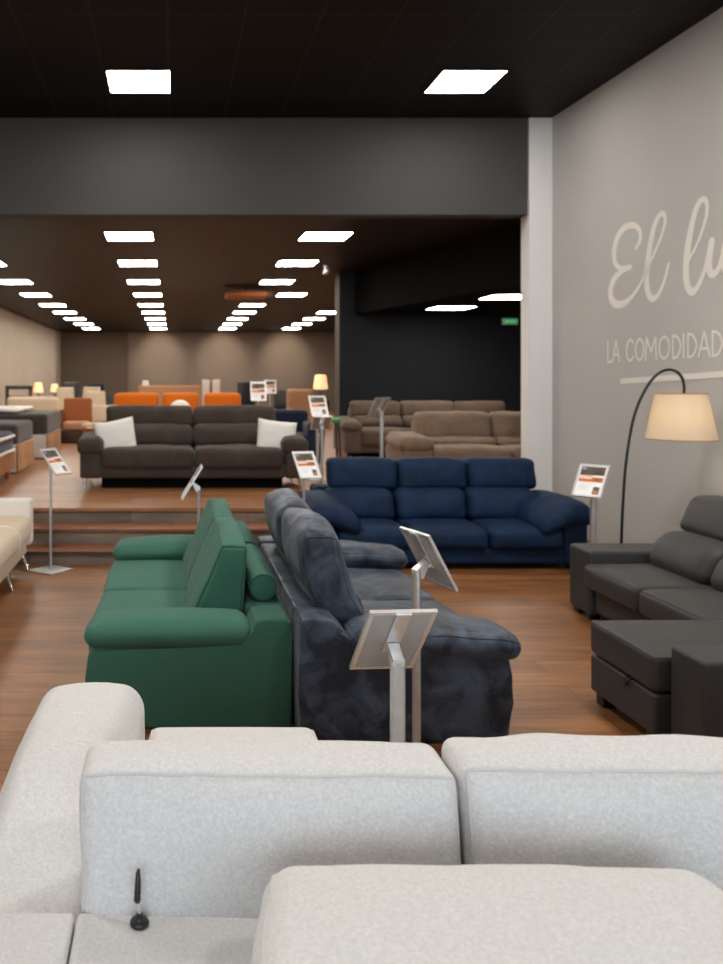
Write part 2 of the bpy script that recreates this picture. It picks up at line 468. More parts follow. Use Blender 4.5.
YS = [10.44, 12.86, 15.34, 17.68, 20.16, 22.4, 24.75, 27.1, 29.5]
for r, x in enumerate((-2.92, -.555, 1.885, 4.14)):
    k = 0
    for i, y in enumerate(YS):
        if (r == 0 and i < 1) or (r == 3 and i < 5): continue
        xx = 2.48 if (r == 2 and i == 3) else x
        extra = ', set to the right of its row' if (r == 2 and i == 3) else ''
        led(xx, y, HC, '%s panel light of the %s lengthwise row in the far hall ceiling%s' % (ORD[k], ROWN[r], extra), 'panel lights of the far hall')
        k += 1
led(4.2, 12.7, CH+1.087, 'panel light in the low dark ceiling, left one above the brown recliners', 'panel lights of the low ceiling')
led(4.4, 11.0, CH+1.087, 'panel light in the low dark ceiling, cut off by the white pier', 'panel lights of the low ceiling')

def area(name, loc, rot, sx, sy, watts, col):
    l = bpy.data.lights.new(name, 'AREA'); l.shape = 'RECTANGLE'; l.size, l.size_y = sx, sy
    l.energy = watts; l.color = col
    o = bpy.data.objects.new(name, l); COL.objects.link(o); o.location = loc; o.rotation_euler = rot
    return o
DAY = area('daylight', (.1, BACK-.3, 1.8), (R(-90), 0, R(180)), 7.6, 3.1, 365, (.78, .89, 1.0))
for x in (-3.4, -.33, 2.76):                      # further panels of the near ceiling, above and behind the camera
    for y in (4.35, .75):
        area('ceiling_lamp', (x, y, FC-.02), (0, 0, 0), .58, .58, (46 if y < 2 else 110 if x > 2 else 70), (1, .955, .90))
def spot(loc, target, watts, ang, col=(1, .85, .68), blend=.8, rad=.05):
    l = bpy.data.lights.new('spotlight', 'SPOT'); l.energy = watts; l.spot_size = R(ang); l.spot_blend = blend; l.color = col; l.shadow_soft_size = rad
    o = bpy.data.objects.new('spotlight', l); COL.objects.link(o); o.location = loc
    o.rotation_euler = (Vector(target)-Vector(loc)).to_track_quat('-Z', 'Y').to_euler()
for i, px in enumerate((160, 222, 285)):
    x = (px-CX)*31.8/F
    spot((x, 30.3, HC-.08), (x, 31.8, 2.45), 110, 75)
    t = thing('downlight', 'small downlight washing the back wall, %s of three' % ['left', 'middle', 'right'][i], 'downlight', (x, 30.3, HC), 'downlights along the back wall')
    lathe('housing', M['black'], t, (x, 30.3, HC), [(.05, 0), (.05, -.045), (.042, -.05)], 16)

# ceiling gear in the hall
t = thing('ceiling_duct_unit', 'beige oval unit hanging under the far hall ceiling', 'ceiling unit', (1.45, 16.4, HC))
rb('body', M['rust'], t, (1.0, 16.1, HC-.21), (1.82, 16.7, HC-.08), .06)
tube('hanger', M['black_metal'], t, [(1.4, 16.4, HC), (1.4, 16.4, HC-.1)], .02)
lathe('end_cap', M['taupe_fab'], t, (1.88, 16.4, HC-.10), [(.02, .06), (.08, .02), (.08, -.06), (.02, -.09)], 16)
t = thing('security_camera', 'small dome camera under the ceiling beside the dark partition', 'camera', (2.56, 14.1, HC))
X, Y = (326-CX)*13.2/F, 13.2
t.location = (X, Y, HC)
lathe('mount', M['metal_light'], t, (X, Y, HC), [(.05, 0), (.05, -.03), (.02, -.05)], 16)
rb('camera_body', M['metal_light'], t, (X-.045, Y-.1, HC-.13), (X+.045, Y+.1, HC-.045), .03)
# exit sign
ex, ez = (509.5-CX)*13.99/F, CH+(379-321.5)*13.99/F
t = thing('exit_sign', 'small green lit emergency exit sign high on the dark wall', 'exit sign', (ex, 13.99, ez))
rb('housing', M['panel_frame'], t, (ex-.13, 13.95, ez-.055), (ex+.13, 13.999, ez+.055), .01)
box('lit_face', M['exit_green'], t, (ex-.115, 13.945, ez-.042), (ex+.115, 13.951, ez+.042))
bm = prism_bm([(ex-.09, ez), (ex-.06, ez+.03), (ex-.06, ez+.01), (ex+.08, ez+.01), (ex+.08, ez-.01), (ex-.06, ez-.01), (ex-.06, ez-.03)], 13.941, 13.946, 'y')
link('arrow', bm, M['exit_white'], t, smooth=False)

# ------------------------------------------------------------------ lettering on the side wall
def on_wall(x, y):
    """where the wall carries the mark seen at x, y in the photograph, as (distance along wall, height)"""
    Yd = 4.348/((x-CX)/F+.0277)
    return Vector((Yd, CH-(y-CY)*Yd/F))
def wall_pt(s, off=.002): return Vector((wallx(s.x)-off, s.x, s.y))
RIB = [0]
def ribbon(bm, path, widths, off=.0022):
    RIB[0] += 1; off += .0005*(RIB[0] % 6)
    pts = spline(path, 8); n = len(pts)
    m = len(widths)-1
    ws = []
    for i in range(n):
        f = i/(n-1)*m; k = min(int(f), m-1); ws.append(widths[k]*(1-(f-k))+widths[k+1]*(f-k))
    L = []
    for i in range(n):
        t = pts[min(i+1, n-1)]-pts[max(i-1, 0)]
        if t.length < 1e-9: t = Vector((1, 0))
        t.normalize(); nn = Vector((-t.y, t.x))
        L.append((pts[i]+nn*ws[i]/2, pts[i]-nn*ws[i]/2))
    va = [(bm.verts.new(wall_pt(a, off)), bm.verts.new(wall_pt(b, off))) for a, b in L]
    for p, q in zip(va, va[1:]): bm.faces.new((p[0], q[0], q[1], p[1]))
    for (c, w) in ((pts[0], ws[0]), (pts[-1], ws[-1])):            # round ends
        ring = [bm.verts.new(wall_pt(c+Vector((math.cos(a), math.sin(a)))*w/2, off+.00025)) for a in [2*math.pi*k/12 for k in range(12)]]
        bm.faces.new(ring)
Z6 = lambda pts: [on_wall(560+x/3.706, 170+y/3.706) for x, y in pts]
wl = thing('wall_lettering', 'pale painted script and capitals on the grey side wall', 'lettering', wall_pt(on_wall(640, 300), 0))
bm = bmesh.new()
ribbon(bm, Z6([(282, 291), (298, 258), (295, 222), (275, 205), (243, 212), (215, 248), (202, 300), (206, 345), (228, 364), (262, 358)]), [.03, .05, .05, .055, .06, .075, .075, .06, .045, .04])
link('letter', bm, M['lettering'], wl, smooth=False)
bm = bmesh.new()
ribbon(bm, Z6([(264, 360), (228, 376), (198, 412), (188, 460), (203, 494), (233, 497), (268, 470), (303, 418), (330, 355), (358, 292), (380, 236), (391, 190), (386, 163), (370, 168), (352, 205), (338, 265), (328, 330), (322, 400), (328, 455), (345, 477), (366, 462), (388, 412), (404, 348)]),
       [.04, .055, .075, .085, .08, .07, .05, .04, .035, .035, .035, .04, .045, .05, .06, .07, .075, .075, .07, .06, .045, .035, .03])
link('letter', bm, M['lettering'], wl, smooth=False)
bm = bmesh.new()
ribbon(bm, Z6([(478, 335), (505, 285), (530, 222), (546, 160), (544, 116), (528, 110), (508, 140), (490, 205), (476, 285), (469, 360), (473, 425), (491, 452), (514, 430), (536, 375), (552, 310), (565, 265)]),
       [.03, .03, .035, .04, .045, .05, .06, .07, .08, .08, .075, .065, .05, .04, .04, .05])
link('letter', bm, M['lettering'], wl, smooth=False)
bm = bmesh.new()
ribbon(bm, Z6([(565, 265), (556, 320), (555, 365), (568, 387), (587, 370), (604, 318), (618, 262)]), [.07, .075, .075, .065, .05, .045, .06])
ribbon(bm, Z6([(618, 258), (609, 315), (612, 362), (628, 380), (650, 350)]), [.06, .07, .07, .055, .03])
link('letter', bm, M['lettering'], wl, smooth=False)
G = {'L': [[(0, 1), (0, 0), (1, 0)]], 'A': [[(0, 0), (.5, 1), (1, 0)], [(.2, .33), (.8, .33)]],
     'C': [[(.95, .82), (.7, .98), (.35, .95), (.05, .65), (.05, .3), (.3, .03), (.7, .03), (1, .2)]],
     'O': [[(.5, 1), (.12, .82), (0, .5), (.12, .16), (.5, 0), (.88, .16), (1, .5), (.88, .82), (.5, 1)]],
     'M': [[(0, 0), (.08, 1), (.5, .35), (.92, 1), (1, 0)]], 'D': [[(0, 0), (0, 1)], [(0, 1), (.6, .9), (1, .5), (.6, .08), (0, 0)]], 'I': [[(.5, 0), (.5, 1)]]}
CURVY = 'COD'
for ch, x0, x1 in (('L', 178, 194), ('A', 196, 222), ('C', 248, 274), ('O', 281, 311), ('M', 319, 359), ('O', 370, 407), ('D', 419, 448), ('I', 453, 465), ('D', 476, 508), ('A', 516, 556), ('D', 567, 603)):
    bm = bmesh.new()
    for st in G[ch]:
        pts = []
        for u, v in st:
            x = x0+(x1-x0)*u; top = 637-.1*(x-180); bot = 711-.058*(x-175)
            pts.append((x, bot+(top-bot)*v))
        P2 = Z6(pts)
        if ch in CURVY and len(P2) > 3: ribbon(bm, P2, [.021]*3)
        else:
            for a, b in zip(P2, P2[1:]): ribbon(bm, [a, (a+b)/2, b], [.021]*3)
    link('letter', bm, M['lettering'], wl, smooth=False)
bm = bmesh.new()
ribbon(bm, Z6([(230, 783), (420, 770), (600, 757), (760, 746)]), [.05]*3)
link('underline', bm, M['lettering'], wl, smooth=False)

# ------------------------------------------------------------------ sofas
def piping(parent, rbx, axis, sign, mat, rad=.004, name='piping'):
    return tube(name, mat, parent, rbx.loop(axis, sign), rad, 6, closed=True)

# --- green sofa, seen from its near arm
gs = thing('sofa', 'green fabric two-seat sofa back to back with the dark velvet sofa', 'sofa', (.06, 4.95, 0))
G_ = M['green']
side = [(-.385, .006), (-.402, .08), (-.405, .24), (-.395, .33), (-.365, .372), (.28, .372), (.335, .40), (.352, .46), (.372, .498), (.41, .508), (.51, .508), (.534, .49), (.54, .44), (.54, .006)]
prism('side_panel', G_, gs, side, 3.812, 4.06, 'y', .015)
prism('side_panel', G_, gs, side, 5.72, 5.94, 'y', .02)
rb('back_frame', G_, gs, (.345, 4.062, .03), (.538, 5.718, .505), .025)
rb('seat_base', G_, gs, (-.385, 4.062, .03), (.343, 5.718, .21), .02)
for y0, y1, s in ((4.07, 4.885, 1), (4.89, 5.71, 2)):
    c = RBox((-.415, y0, .205), (.25, y1, .375), .04, puff=(.015, 0, .02), seed=s, wr=.004)
    o = link('seat_cushion', c.build(), G_, gs); piping(o, c, 2, 1, G_, .003)
for y0, y1, s in ((3.80, 4.09, 3), (5.62, 5.97, 4)):
    c = RBox((-.40, y0, .373), (.345, y1, .484), .054, puff=(.02, .015, .022), seed=s, wr=.006, deform=lambda p: (p.x, p.y, p.z-.02*max(0, -(p.x+.1))*2))
    link('arm_cushion', c.build(), G_, gs)
def lean(p):
    u = (p.x-.075)/.15
    return ((1-u)*(.063+(p.z-.38)*.42)+u*(.322+(p.z-.38)*.085), p.y, p.z)
for y0, y1, s in ((4.08, 4.90, 5), (4.92, 5.70, 6)):
    c = RBox((.075, y0, .38), (.225, y1, .785), .022, puff=(.018, .012, .045), seed=s, wr=.008, deform=lean)
    o = link('back_cushion', c.build(), G_, gs)
    piping(o, c, 1, -1, M['green_pipe']); piping(o, c, 1, 1, M['green_pipe'])
    piping(o, c, 0, -1, M['green_pipe'], .003)
for y0, y1 in ((4.10, 4.88), (4.93, 5.68)):
    cc = (.437, 0, .577)
    pr = [(.05, y0), (.062, y0+.004), (.067, y0+.02), (.069, (y0+y1)/2), (.067, y1-.02), (.062, y1-.004), (.05, y1)]
    o = lathe('bolster', G_, gs, cc, pr, 28, 'y', sharp=80)
    for yy in (y0+.004, y1-.004):
        ring = [Vector((cc[0]+.063*math.cos(a), yy, cc[2]+.063*math.sin(a))) for a in [2*math.pi*k/28 for k in range(28)]]
        tube('piping', M['green_pipe'], o, ring, .004, 6, closed=True)
for x in (-.3, .45):
    for y in (3.95, 5.83): lathe('foot', M['black'], gs, (x, y, 0), [(.025, 0), (.028, .028)], 12)

# --- dark velvet sofa, its back towards the green one
ds = thing('sofa', 'slate grey velvet sofa with plump back cushions and pillow arms', 'sofa', (1.0, 4.6, 0))
V_ = M['velvet_grey']
side = [(.555, .006), (.548, .2), (.548, .53), (.56, .55), (.62, .556), (.70, .545), (.745, .50), (.79, .42), (.84, .398), (1.42, .398), (1.47, .38), (1.487, .30), (1.485, .18), (1.468, .006)]
def velvet_side(y0, y1):
    bm = prism_bm(side, y0, y1, 'y', .022)
    return bm
for (y0, y1, ys) in ((3.66, 3.87, -1), (5.40, 5.61, 1)):
    o = link('side_panel', velvet_side(y0, y1), V_, ds, sharp=35)
    for (bx, bz) in ((.80, .20), (1.02, .20), (1.24, .20)):     # pulled buttons with a short crease
        yb = y0 if ys < 0 else y1
        b = lathe('button', V_, o, (bx, yb, bz), [(.002, -.006), (.010, -.004), (.012, .002), (.008, .006)], 12, 'y')
rb('back_frame', V_, ds, (.55, 3.872, .03), (.72, 5.398, .545), .025)
rb('seat_base', V_, ds, (.722, 3.872, .03), (1.455, 5.398, .22), .025)
for y0, y1, s in ((3.88, 4.63, 11), (4.64, 5.39, 12)):
    c = RBox((.80, y0, .215), (1.465, y1, .385), .045, puff=(.015, 0, .02), seed=s, wr=.01)
    o = link('seat_cushion', c.build(), V_, ds); piping(o, c, 2, 1, V_, .003)
for y0, y1, s in ((3.60, 3.93, 13), (5.34, 5.66, 14)):
    c = RBox((.79, y0, .395), (1.50, y1, .502), .052, puff=(.02, .01, .024), seed=s, wr=.012, deform=lambda p: (p.x, p.y, p.z-.06*max(0, p.x-1.15)))
    o = link('arm_cushion', c.build(), V_, ds); piping(o, c, 2, 1, V_, .003, 'seam')
lean = lambda p: (p.x-(p.z-.46)*.30-.07*math.sin(max(0, min(1, (p.z-.46)/.44))*math.pi)*.5, p.y, p.z)
for y0, y1, s in ((3.85, 4.60, 15), (4.62, 5.38, 16)):
    c = RBox((.715, y0, .455), (.905, y1, .88), .055, puff=(.04, .015, .05), seed=s, wr=.016, wf=4., deform=lean)
    o = link('back_cushion', c.build(), V_, ds)
    piping(o, c, 1, -1, V_, .0035, 'seam'); piping(o, c, 1, 1, V_, .0035, 'seam')
c = RBox((.80, 3.93, .39), (.93, 5.36, .60), .05, puff=(.02, 0, .02), seed=17, wr=.012, deform=lambda p: (p.x-(p.z-.4)*.3, p.y, p.z))
link('lumbar_cushion', c.build(), V_, ds)
for x in (.62, 1.40):
    for y in (3.76, 5.5): lathe('foot', M['black'], ds, (x, y, 0), [(.025, 0), (.028, .035)], 12)

# --- navy sofa facing the camera
bs = thing('sofa', 'navy blue velvet three-seat sofa facing the camera by the white pier', 'sofa', (2.3, 7.5, 0))
B_ = M['navy']
rb('seat_base', B_, bs, (1.33, 7.0, .05), (3.27, 7.95, .185), .025)
rb('back_frame', B_, bs, (1.30, 7.80, .05), (3.30, 8.06, .60), .04)
for x0, x1 in ((1.135, 1.345), (3.255, 3.465)):
    rb('arm_base', B_, bs, (x0, 6.99, .04), (x1, 8.04, .42), .035)
for i, (x0, x1) in enumerate(((1.36, 1.98), (1.985, 2.625), (2.63, 3.25))):
    c = RBox((x0, 6.95, .18), (x1, 7.62, .345), .05, puff=(0, .02, .025), seed=20+i, wr=.008)
    o = link('seat_cushion', c.build(), B_, bs)
    c = RBox((x0+.0, 7.42, .34), (x1, 7.68, .60), .07, puff=(.0, .04, .02), seed=25+i, wr=.01, deform=lambda p: (p.x, p.y+(p.z-.34)*.28, p.z))
    link('lumbar_cushion', c.build(), B_, bs)
xs = (1.41, 2.045, 2.68, 3.315)
for i in range(3):
    c = RBox((xs[i]+.003, 7.60, .595), (xs[i+1]-.003, 7.80, .865), .05, puff=(.0, .03, .012), seed=30+i, wr=.008, deform=lambda p: (p.x, p.y+(p.z-.6)*.2, p.z))
    link('headrest', c.build(), B_, bs)
for sgn, s in ((-1, 35), (1, 36)):      # big pillow arms falling inwards
    def dfm(p, sgn=sgn):
        u = p.x*sgn                      # along the width, outwards positive
        return (2.30+p.x, p.y, p.z-.42*max(0., .98-u)-.35*max(0, u-1.12)-.07*max(0, 7.25-p.y))
    lo = (-1.19, 6.91, .41) if sgn < 0 else (.74, 6.91, .41)
    hi = (-.74, 7.74, .565) if sgn < 0 else (1.19, 7.74, .565)
    c = RBox(lo, hi, .065, puff=(.02, .02, .04), seed=s, wr=.014, wf=4., deform=dfm)
    link('arm_pillow', c.build(), B_, bs)
for x in (1.25, 3.35):
    for y in (7.1, 7.95): lathe('foot', M['black'], bs, (x, y, 0), [(.03, 0), (.032, .055)], 12)

# --- dark grey leather chaise sofa by the side wall
ls = thing('corner_sofa', 'dark grey leather chaise sofa along the lettered side wall', 'sofa', (3.0, 4.6, 0))
L_ = M['leather']
lab(rb('armrest', L_, ls, (2.745, 5.52, .035), (3.72, 5.82, .462), .022), 'far block armrest')
lab(rb('armrest', L_, ls, (2.13, 3.36, .035), (3.72, 3.60, .462), .022), 'near block armrest of the chaise')
rb('seat_base', L_, ls, (2.77, 4.185, .06), (3.62, 5.515, .25), .02)
for y0, y1, s in ((4.868, 5.512, 40), (4.205, 4.862, 41)):
    c = RBox((2.69, y0, .235), (3.30, y1, .385), .035, puff=(.012, 0, .022), seed=s, wr=.003)
    o = link('seat_cushion', c.build(), L_, ls); piping(o, c, 2, 1, L_, .003, 'seam')
c = RBox((2.068, 3.61, .243), (3.30, 4.17, .402), .025, puff=(.0, 0, .014), seed=42, wr=.002)
o = link('chaise_cushion', c.build(), L_, ls); piping(o, c, 2, 1, L_, .003, 'seam')
o = rb('chaise_storage', L_, ls, (2.072, 3.612, .055), (3.40, 4.168, .234), .014)
tube('pull_tab', M['black'], o, spline([(2.08, 3.802, .239), (2.064, 3.803, .236), (2.058, 3.805, .215), (2.057, 3.815, .203), (2.058, 3.825, .215), (2.064, 3.827, .236), (2.08, 3.828, .239)], 4), .0045, 6)
rb('back_frame', L_, ls, (3.46, 3.602, .06), (3.74, 5.518, .60), .03)
lean = lambda p: (p.x+(p.z-.39)*.45, p.y, p.z)
for y0, y1, s in ((4.875, 5.49, 43), (4.24, 4.865, 44), (3.61, 4.23, 45)):
    c = RBox((3.06, y0, .385), (3.36, y1, .61), .085, puff=(.02, .0, .02), seed=s, wr=.004, deform=lean)
    link('lumbar_cushion', c.build(), L_, ls)
    c = RBox((3.17, y0+.012, .618), (3.36, y1-.012, .845), .05, puff=(.015, .0, .01), seed=s+5, wr=.003, deform=lean)
    link('headrest', c.build(), L_, ls)
for x, y in ((2.12, 3.66), (2.12, 4.1), (2.80, 5.6), (2.80, 5.76), (2.85, 4.3), (3.6, 3.5), (3.6, 5.7)):
    rb('foot', M['black'], ls, (x-.035, y-.035, 0), (x+.035, y+.035, .06), .006)

# --- off-white sofa in the foreground, seen from behind
ws = thing('sofa', 'off-white linen sofa in the foreground seen from behind', 'sofa', (.9, 1.8, 0))
W_ = M['white_fab']; S_ = M['seam_white']
rb('back_frame', W_, ws, (-.182, 1.02, .03), (2.02, 1.575, .60), .012, seg=.08)
lab(rb('back_frame', W_, ws, (-.42, 1.02, .03), (-.186, 1.575, .60), .012, seg=.08), 'left end of the back ledge')
rb('seat_base', W_, ws, (-.10, 1.58, .04), (2.02, 2.55, .22), .02, seg=.1)
def armd(p):
    t = max(0, min(1, (p.y-1.55)/1.0))
    xr = -.20+.11*t**.6
    u = (p.x+.41)/(.41-.09)
    q = max(0., min(1., (p.y-1.53)/.55)); q = q*q*(3-2*q)
    return (-.41+u*(xr+.41), p.y, p.z-.095*(1-q)*max(0, (p.z-.46)/.2))
rb('arm_base', W_, ws, (-.40, 1.58, .03), (-.205, 2.50, .50), .02, seg=.1)
c = RBox((-.41, 1.53, .46), (-.09, 2.61, .655), .062, puff=(.015, .02, .056), seed=50, wr=.008, deform=armd, arc=5)
o = link('arm_cushion', c.build(), W_, ws); piping(o, c, 1, 1, S_, .003, 'seam')
c = RBox((-.085, 1.70, .22), (.475, 2.82, .438), .04, puff=(0, .01, .008), seed=51)
o = link('seat_cushion', c.build(), W_, ws); piping(o, c, 2, 1, S_, .004)
c = RBox((.485, 1.70, .22), (2.0, 2.55, .42), .045, puff=(0, .01, .012), seed=52)
link('seat_cushion', c.build(), W_, ws)
for x0, x1, s, dz in ((-.182, .549, 53, 0.), (.556, 1.285, 54, .010), (1.293, 2.0, 55, 0.)):
    c = RBox((x0, 1.565, .575), (x1, 1.722, .846+dz), .034, puff=(.0, .03, .008), seed=s, wr=.007, wf=6., arc=4, seg=.03,
             deform=lambda p: (p.x, p.y+(p.z-.6)*.16, p.z))
    o = link('back_cushion', c.build(), W_, ws)
    piping(o, c, 1, -1, S_, .0035, 'piping')
c = RBox((.13, 1.06, .603), (.935, 1.475, .760), .055, puff=(.008, .0, .026), seed=56, wr=.007, wf=5., arc=5, seg=.03,
         deform=lambda p: (p.x+(p.y-1.3)*.16*(1 if p.x < .5 else -.2), p.y, p.z))
o = link('headrest_cushion', c.build(), W_, ws); piping(o, c, 0, -1, S_, .003, 'seam')
rb('arm_base', W_, ws, (2.03, 1.02, .03), (2.28, 2.55, .60), .03, seg=.1)
for x in (-.33, 2.2):
    for y in (1.1, 2.4): lathe('foot', M['black'], ws, (x, y, 0), [(.025, 0), (.028, .035)], 12)

# little lever standing on the ledge
t = thing('lever', 'small black lever on a round foot standing on the white sofa ledge', 'lever', (-.063, 1.532, .601))
lx, ly, lz = -.063, 1.532, .601
lathe('foot_disc', M['black'], t, (lx, ly, lz), [(.0160, 0), (.0178, .002), (.0178, .006), (.0160, .009), (.010, .0105), (.0065, .013), (.006, .020)], 24)
tube('stem', M['chrome'], t, [(lx, ly, lz+.018), (lx-.001, ly, lz+.033), (lx-.003, ly, lz+.052)], .0030, 10)
tube('handle', M['black'], t, [(lx-.005, ly, lz+.042), (lx-.0042, ly, lz+.047), (lx-.0036, ly+.001, lz+.062), (lx-.003, ly+.002, lz+.078), (lx-.003, ly+.005, lz+.091), (lx-.002, ly+.008, lz+.098)], [.0055, .0068, .0064, .0056, .0044, .0024], 10)
tube('pivot_pin', M['chrome'], t, [(lx-.0105, ly, lz+.054), (lx+.0035, ly, lz+.054)], .0014, 8)

# --- beige sofa at the left edge
cs = thing('sofa_bed', 'beige sofa bed with white piping and chrome legs, cut by the left edge', 'sofa', (-1.7, 6.0, 0))
C_ = M['cream']
rb('seat_base', C_, cs, (-2.1, 4.6, .13), (-1.235, 7.03, .30), .03, seg=.1)
c = RBox((-2.0, 4.62, .27), (-1.185, 7.04, .455), .06, puff=(.015, .0, .02), seed=60, wr=.006)
o = link('seat_cushion', c.build(), C_, cs)
for yy in (6.35, 5.5):
    tube('piping', M['cream_light'], o, [(-1.95, yy, .478), (-1.4, yy, .485), (-1.25, yy, .478), (-1.195, yy, .45), (-1.172, yy, .40), (-1.168, yy, .34), (-1.18, yy, .28)], .006, 8)
rb('armrest', M['cream_light'], cs, (-2.15, 7.03, .20), (-1.20, 7.16, .59), .03)
rb('armrest', M['cream_light'], cs, (-2.15, 4.48, .20), (-1.20, 4.61, .59), .03)
rb('backrest', C_, cs, (-2.3, 4.62, .2), (-2.02, 7.02, .85), .06, seg=.1)
def hairpin(x, y, z1, par, dx=.03):
    tube('leg', M['chrome'], par, [(x-.02, y-.035, z1), (x+dx, y-.012, .012), (x+dx, y, .006), (x+dx, y+.012, .012), (x-.02, y+.035, z1)], .007, 8)
for y in (6.98, 6.30, 5.2, 4.7):
    hairpin(-1.25, y, .15, cs); 
for y in (6.98, 4.7): hairpin(-2.05, y, .15, cs)

# ------------------------------------------------------------------ sofas on the raised floor
def front_sofa(name, label, X0, X1, Y0, Y1, z, mat, splits, aw, top, seat=.45, mid=.63, armh=.6, feet=M['chrome'], arm_round=.06, seed=0, foot_h=.12, headw=.16):
    t = thing(name, label, 'sofa', ((X0+X1)/2, (Y0+Y1)/2, z))
    a, b = X0+aw, X1-aw
    rb('seat_base', mat, t, (a-.02, Y0+.05, z+foot_h), (b+.02, Y1-.02, z+.28), .03, seg=.1)
    rb('underseat_shade_block', M['soffit'], t, (a, Y0+.16, z+.004), (b, Y1-.06, z+foot_h+.02), .01, seg=.4)  # added near-black block: stands in for the shade under the sofa, stops light passing
    rb('back_frame', mat, t, (a, Y1-.20, z+.2), (b, Y1, z+top-.1), .05, seg=.1)
    xs = [a]+splits+[b]
    for i in range(len(xs)-1):
        x0, x1 = xs[i]+.004, xs[i+1]-.004
        c = RBox((x0, Y0, z+.23), (x1, Y1-.3, z+seat), .055, puff=(0, .02, .025), seed=seed+i, wr=.01)
        link('seat_cushion', c.build(), mat, t)
        c = RBox((x0, Y1-.45, z+seat-.01), (x1, Y1-.2, z+mid+.02), .08, puff=(0, .05, .01), seed=seed+i+4, wr=.012, deform=lambda p: (p.x, p.y+(p.z-z-.45)*.25, p.z))
        link('lumbar_cushion', c.build(), mat, t)
        c = RBox((x0, Y1-.30, z+mid), (x1, Y1-.30+headw, z+top), .06, puff=(0, .03, .012), seed=seed+i+8, wr=.01, deform=lambda p: (p.x, p.y+(p.z-z-.65)*.25, p.z))
        link('headrest', c.build(), mat, t)
    for x0, x1 in ((X0, a), (b, X1)):
        rb('arm_base', mat, t, (x0+.02, Y0+.03, z+foot_h), (x1, Y1-.1, z+armh-.12), .03, seg=.1)
        c = RBox((x0-.01, Y0+.01, z+armh-.17), (x1+.02, Y1-.2, z+armh), arm_round, puff=(.01, .01, .02), seed=seed+13, wr=.01, deform=lambda p: (p.x, p.y, p.z+(p.y-Y0)*.05))
        link('arm_cushion', c.build(), mat, t)
    for x in (X0+.08, X1-.08):
        for y in (Y0+.1, Y1-.15):
            tube('leg', feet, t, [(x, y, z+foot_h+.01), (x-.02 if x < (X0+X1)/2 else x+.02, y-.02, z)], [.022, .012], 10)
    return t
front_sofa('sofa', 'dark brown suede sofa with two white pillows on the raised floor', -1.05, 1.45, 9.1, 10.05, PLAT, M['brown_fab'], [.22], .25, .89, .44, .66, .55, seed=70)
for px, py, w, rot, nm, s in ((115.5, 437.5, .46, -11, 'left end', 1), (276, 438, .44, 7, 'right end', 2)):
    Yp = 9.36
    p = ((px-CX)*Yp/F, Yp, CH-(py-CY)*Yp/F)
    R3 = Matrix.Rotation(R(rot), 3, 'Y') @ Matrix.Rotation(R(-14), 3, 'X')
    bm = pillow_bm(p, w, .40, .15, R3)
    o = link('throw_pillow', bm, M['pillow']); tag(o, 'cream pillow leaning at the %s of the brown suede sofa' % nm, 'pillow', 'cream pillows on the brown sofa')

front_sofa('recliner_sofa', 'taupe recliner sofa just behind the navy sofa, partly behind the pier', 2.58, 5.2, 9.47, 10.42, PLAT, M['taupe_fab'], [3.85], .36, .80, .42, .49, .53, M['black_metal'], .09, seed=90, headw=.2)
front_sofa('recliner_sofa', 'long dark taupe recliner sofa against the anthracite wall', 2.48, 5.42, 12.2, 13.25, PLAT, M['taupe_dark'], [3.52, 4.38], .26, .86, .46, .62, .58, M['black_metal'], .09, seed=110)

